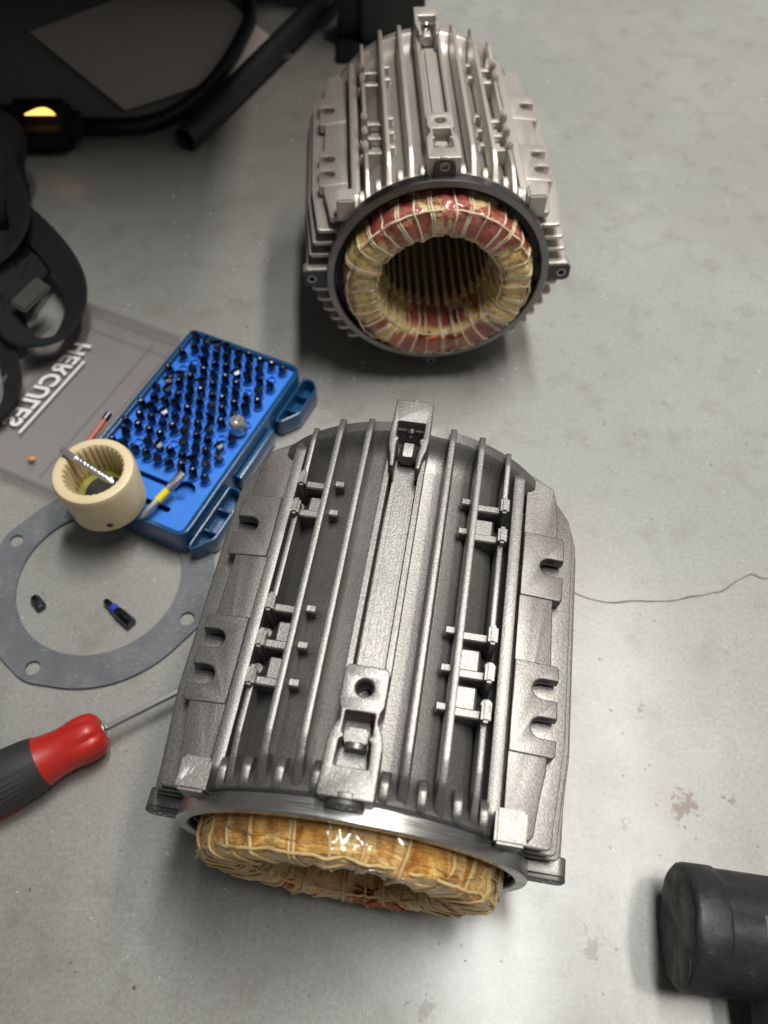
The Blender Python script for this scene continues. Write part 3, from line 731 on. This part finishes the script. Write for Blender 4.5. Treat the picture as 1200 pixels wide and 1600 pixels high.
br = lathe_bm([(.0001, .028), (.028, .028), (.028, -.09), (.025, -.09), (.025, -.02), (.0001, -.02)], 56, closed=False, axis='y')
link('pipe_branch', me_from(br, lambda x, y, z: (x + .064, y - .02, z)), M_RUB, te, 40)
M_TAG = mat('worn_label_grey', (.055, .055, .056), .6); M_INK = mat('black_ink', (.012, .012, .014), .5)
lb_ = bmesh.new(); prev = None
for i in range(9):
    a = rad(72 + 3.8 * i); q = [lb_.verts.new((x, -.02945 * math.cos(a), .02945 * math.sin(a))) for x in (.0335, .075)]
    if prev: lb_.faces.new((prev[0], prev[1], q[1], q[0]))
    prev = q
link('pipe_label', me_from(lb_), M_TAG, te, 60)
tx = text_bm('WE', .0095, .0002)
link('pipe_lettering', me_from(tx, lambda a, b, c: (.0365 + a, -.02962 * math.cos(rad(84) + b / .0295), .02962 * math.sin(rad(84) + b / .0295) + c)), M_INK, te, 0)

# ------------------------------------------------------------------ workbench leg, crossbar and top (above the frame)
M_BLKST = mat('black_painted_steel', (.012, .012, .013), .45)
wb = empty('workbench', (-.8, 1.2, 0)); tag(wb, 'black steel workbench with its leg behind the pale stator', 'workbench')
def WB(name, bm, m=M_BLKST): return link(name, me_from(bm, lambda x, y, z: (x + .8, y - 1.2, z)), m, wb)
WB('leg', box_bm(-.026, .046, .935, 1.01, .012, .50, .003))
WB('foot_plate', box_bm(-.054, .052, .915, 1.03, 0, .012, .002))
WB('foot_bracket', box_bm(-.052, -.027, .95, 1.0, .012, .055, .003))
WB('crossbar', box_bm(-1.6, -.027, 1.045, 1.10, .03, .11, .003))
WB('leg', box_bm(-1.6, -1.53, .935, 1.01, .0, .50, .003))
WB('bench_top', box_bm(-1.7, .055, .58, 1.6, .50, .54, .004))
WB('lower_shelf', box_bm(-1.6, -.027, 1.12, 1.58, .05, .07, .002))
WB('overhead_shade_blocker', box_bm(-1.7, .13, -.7, .28, 1.30, 1.33, .004))  # added slab out of view, only there to shade the left floor
for x_, y_ in ((-1.66, -.66), (-1.66, .20)): WB('shade_blocker_post', box_bm(x_, x_ + .05, y_, y_ + .05, 0, 1.3, .003))  # added posts carrying the unseen shading slab
WB('back_light_block', box_bm(-1.6, -.03, 1.585, 1.6, .0, .50))  # added unseen panel keeping background light out from under the bench
WB('side_panel', box_bm(-1.66, -1.64, .7, 1.58, .0, .50))  # added unseen panel blocking light at the bench's left end

# ------------------------------------------------------------------ dark clutter under the bench, upper left
M_BLKP = mat('black_plastic', (.014, .014, .015), .4); M_FAB = mat('black_nylon_fabric', (.009, .009, .0105), .85)
t = NT(M_FAB); t.set('Normal', t.bump(t.noise(900, 2), .5, .0008))
M_SHEET = mat('grey_sheet', (.82, .75, .70), .3)
s_ = ext([[(-.424, .979), (-.281, .815), (-.107, .926), (-.251, 1.137)]], .0, .0012)
ob = link('plastic_sheet', me_from(s_, lambda x, y, z: (x, y, z + .003 + .006 * max(0, noise.noise(Vector((x, y, 0)) * 9)))), M_SHEET); tag(ob, 'pale square sheet lying on the dark floor under the workbench', 'sheet')
cb = tube_bm(smooth_path([(-.50, .80, .02), (-.42, .795, .014), (-.356, .789, .0085), (-.302, .776, .0085), (-.237, .787, .0085), (-.193, .852, .0085), (-.168, .953, .0085), (-.165, 1.03, .009), (-.20, 1.15, .012)], 8), .0085, 12)
tag(link('thick_cable', me_from(cb), M_BLKP, None, 60), 'thick black cable curving across the dark floor under the workbench', 'cable')
tbp = lathe_bm([(.0125, 0), (.0125, .5), (.0098, .5), (.0098, 0)], 24, axis='x')
ob = link('black_tube', me_from(tbp), mat('black_rubber_tube', (.02, .022, .024), .45), None, 40); ob.location = (-.204, .745, .0135); ob.rotation_euler = (0, rad(-2.5), math.atan2(1.026 - .743, -.061 + .202)); tag(ob, 'straight black tube with an open end lying on the dark floor', 'tube')
# tool bag with straps
bag = empty('tool_bag', (-.40, .62, 0)); tag(bag, 'black fabric tool bag with loose straps at the left edge', 'bag')
bb = bmesh.new(); bmesh.ops.create_icosphere(bb, subdivisions=5, radius=1)
def bagf(x, y, z):
    p = Vector((x, y, z)); k = 1 + .14 * noise.noise(p * 1.7 + Vector((4, 1, 2))) + .07 * noise.noise(p * 4.5) + .03 * noise.noise(p * 11)
    sx = math.copysign(abs(x) ** .7, x); sy = math.copysign(abs(y) ** .75, y); sz = math.copysign(abs(z) ** .8, z)
    return (sx * .080 * k - .004, sy * .092 * k - .006, max(.0, (sz * .5 + .48) * .10 * k))
link('bag_body', me_from(bb, bagf), M_FAB, bag, 60)
pb2 = bmesh.new(); bmesh.ops.create_icosphere(pb2, subdivisions=5, radius=1)
def pockf(x, y, z):
    p = Vector((x, y, z)); k = 1 + .16 * noise.noise(p * 1.9 + Vector((7, 3, 1))) + .09 * noise.noise(p * 5) + .03 * noise.noise(p * 12)
    return (x * .052 * k + .058, y * .055 * k - .085, max(.004, (z * .5 + .5) * .046 * k))
link('bag_pocket', me_from(pb2, pockf), M_FAB, bag, 60)
def strap(name, pts, w, th, parent, m=M_FAB, off=(-.40, .62, 0)):
    """flat webbing: pts (x,y,z) centre line, wide direction mostly vertical-ish"""
    P_ = smooth_path(pts, 8); b = bmesh.new(); rows_ = []
    for i, p in enumerate(P_):
        tt = (P_[min(i + 1, len(P_) - 1)] - P_[max(i - 1, 0)]).normalized(); side_ = Vector((-tt.y, tt.x, 0)).normalized(); up_ = (Vector((0, 0, 1)) * .55 + side_ * .85).normalized(); nn = tt.cross(up_).normalized()
        p = p - Vector(off)
        rows_.append([b.verts.new(p + up_ * w * a + nn * th * c) for a, c in ((-1, -1), (1, -1), (1, 1), (-1, 1))])
    for A, B in zip(rows_, rows_[1:]):
        for j in range(4): b.faces.new((A[j], A[(j + 1) % 4], B[(j + 1) % 4], B[j]))
    b.faces.new(rows_[0]); b.faces.new(rows_[-1][::-1])
    return link(name, me_from(b), m, parent, 40)
strap('strap', [(-.345, .60, .05), (-.30, .560, .045), (-.268, .522, .035), (-.256, .488, .028), (-.262, .456, .024), (-.285, .448, .024), (-.302, .462, .026), (-.325, .51, .03)], .0125, .0014, bag)
strap('strap', [(-.37, .60, .03), (-.345, .53, .03), (-.318, .475, .024), (-.300, .430, .018), (-.293, .405, .014), (-.298, .385, .012), (-.315, .372, .010), (-.345, .37, .010)], .0095, .0014, bag)
strap('strap', [(-.35, .64, .07), (-.325, .60, .07), (-.31, .56, .055), (-.318, .53, .045), (-.34, .51, .04)], .012, .0014, bag)
link('buckle', me_from(box_bm(-.015, .015, -.010, .010, -.002, .002, .0015), lambda x, y, z: (x * .62 - y * .78 + .112, x * .78 + y * .62 - .135, z + .040 + x * .2)), mat('grey_buckle', (.07, .068, .066), .4), bag)
# lamp with a glowing amber window
M_AMB = mat('amber_lamp_window', (.8, .4, .1), .5, emit=(1.0, .52, .12), estr=2.2)
lm = empty('inspection_lamp', (-.342, .742, 0)); tag(lm, 'black inspection lamp with a small glowing amber window, upper left', 'lamp')
link('lamp_body', me_from(box_bm(-.045, .030, -.010, .04, 0, .042, .012, 4)), M_FAB, lm)
am = [(-.0185 + .037 * k / 12, -.0065 + .0 * k) for k in range(13)] + [(.0185 - .037 * k / 12, -.0065 + .0145 * math.sin(PI * k / 12)) for k in range(1, 12)]
link('amber_window', me_from(ext([am], .0, .0012), lambda x, y, z: (x * .82 + .002, y * .8 + .002, z + .0425)), M_AMB, lm)
for k in range(10):
    a = k % 4; r_ = k // 4
    pass

# ------------------------------------------------------------------ small loose pieces
M_REDS = mat('dull_red_plastic', (.42, .10, .09), .5)
e = lying_bit('red_picker_tool', (-.2090, .3765, .021), (-.2215, .3480, .019), [(0, .0012), (.2, .0022), (.9, .0022), (1, .0016)], M_REDS, [(.0, .22, .0026, M_BIT)], 8, 'thin dull red pick with a black tip behind the coupling', 'pick')
M_ORG = mat('orange_crumb', (.60, .30, .07), .7)
for k, (x, y, lab) in enumerate(((-.2665, .3455, 'tiny orange crumb on the clear lid left of the coupling'), )):
    b = bmesh.new(); bmesh.ops.create_icosphere(b, subdivisions=2, radius=.0022)
    o = link('crumb', me_from(b, lambda a, c, d: (a * 1.5, c, d * .6)), M_ORG, None, 60); o.location = (x, y, .0055); tag(o, lab, 'crumb')
# grit specks: floor highlights built as pale chips
gb = bmesh.new(); rg = random.Random(5)
for k in range(750):
    x, y = rg.uniform(-.25, .45), rg.uniform(-.02, .9)
    r = rg.choice((.0004, .0006, .0008, .0010, .0013)); vs = [gb.verts.new((x + r * rg.uniform(.6, 1.3) * dx, y + r * rg.uniform(.6, 1.3) * dy, z * r + .0001)) for dx, dy, z in ((1, 0, .2), (-.6, .9, .2), (-.6, -.9, .2), (0, 0, 1.1))]
    for f in ((0, 1, 3), (1, 2, 3), (2, 0, 3), (0, 2, 1)): gb.faces.new([vs[i] for i in f])
tag(link('floor_glint', me_from(gb), mat('pale_glint', (.80, .79, .76), .12), None, 0), 'fine pale grit specks set as highlights on the concrete floor', 'glint', kind='stuff')
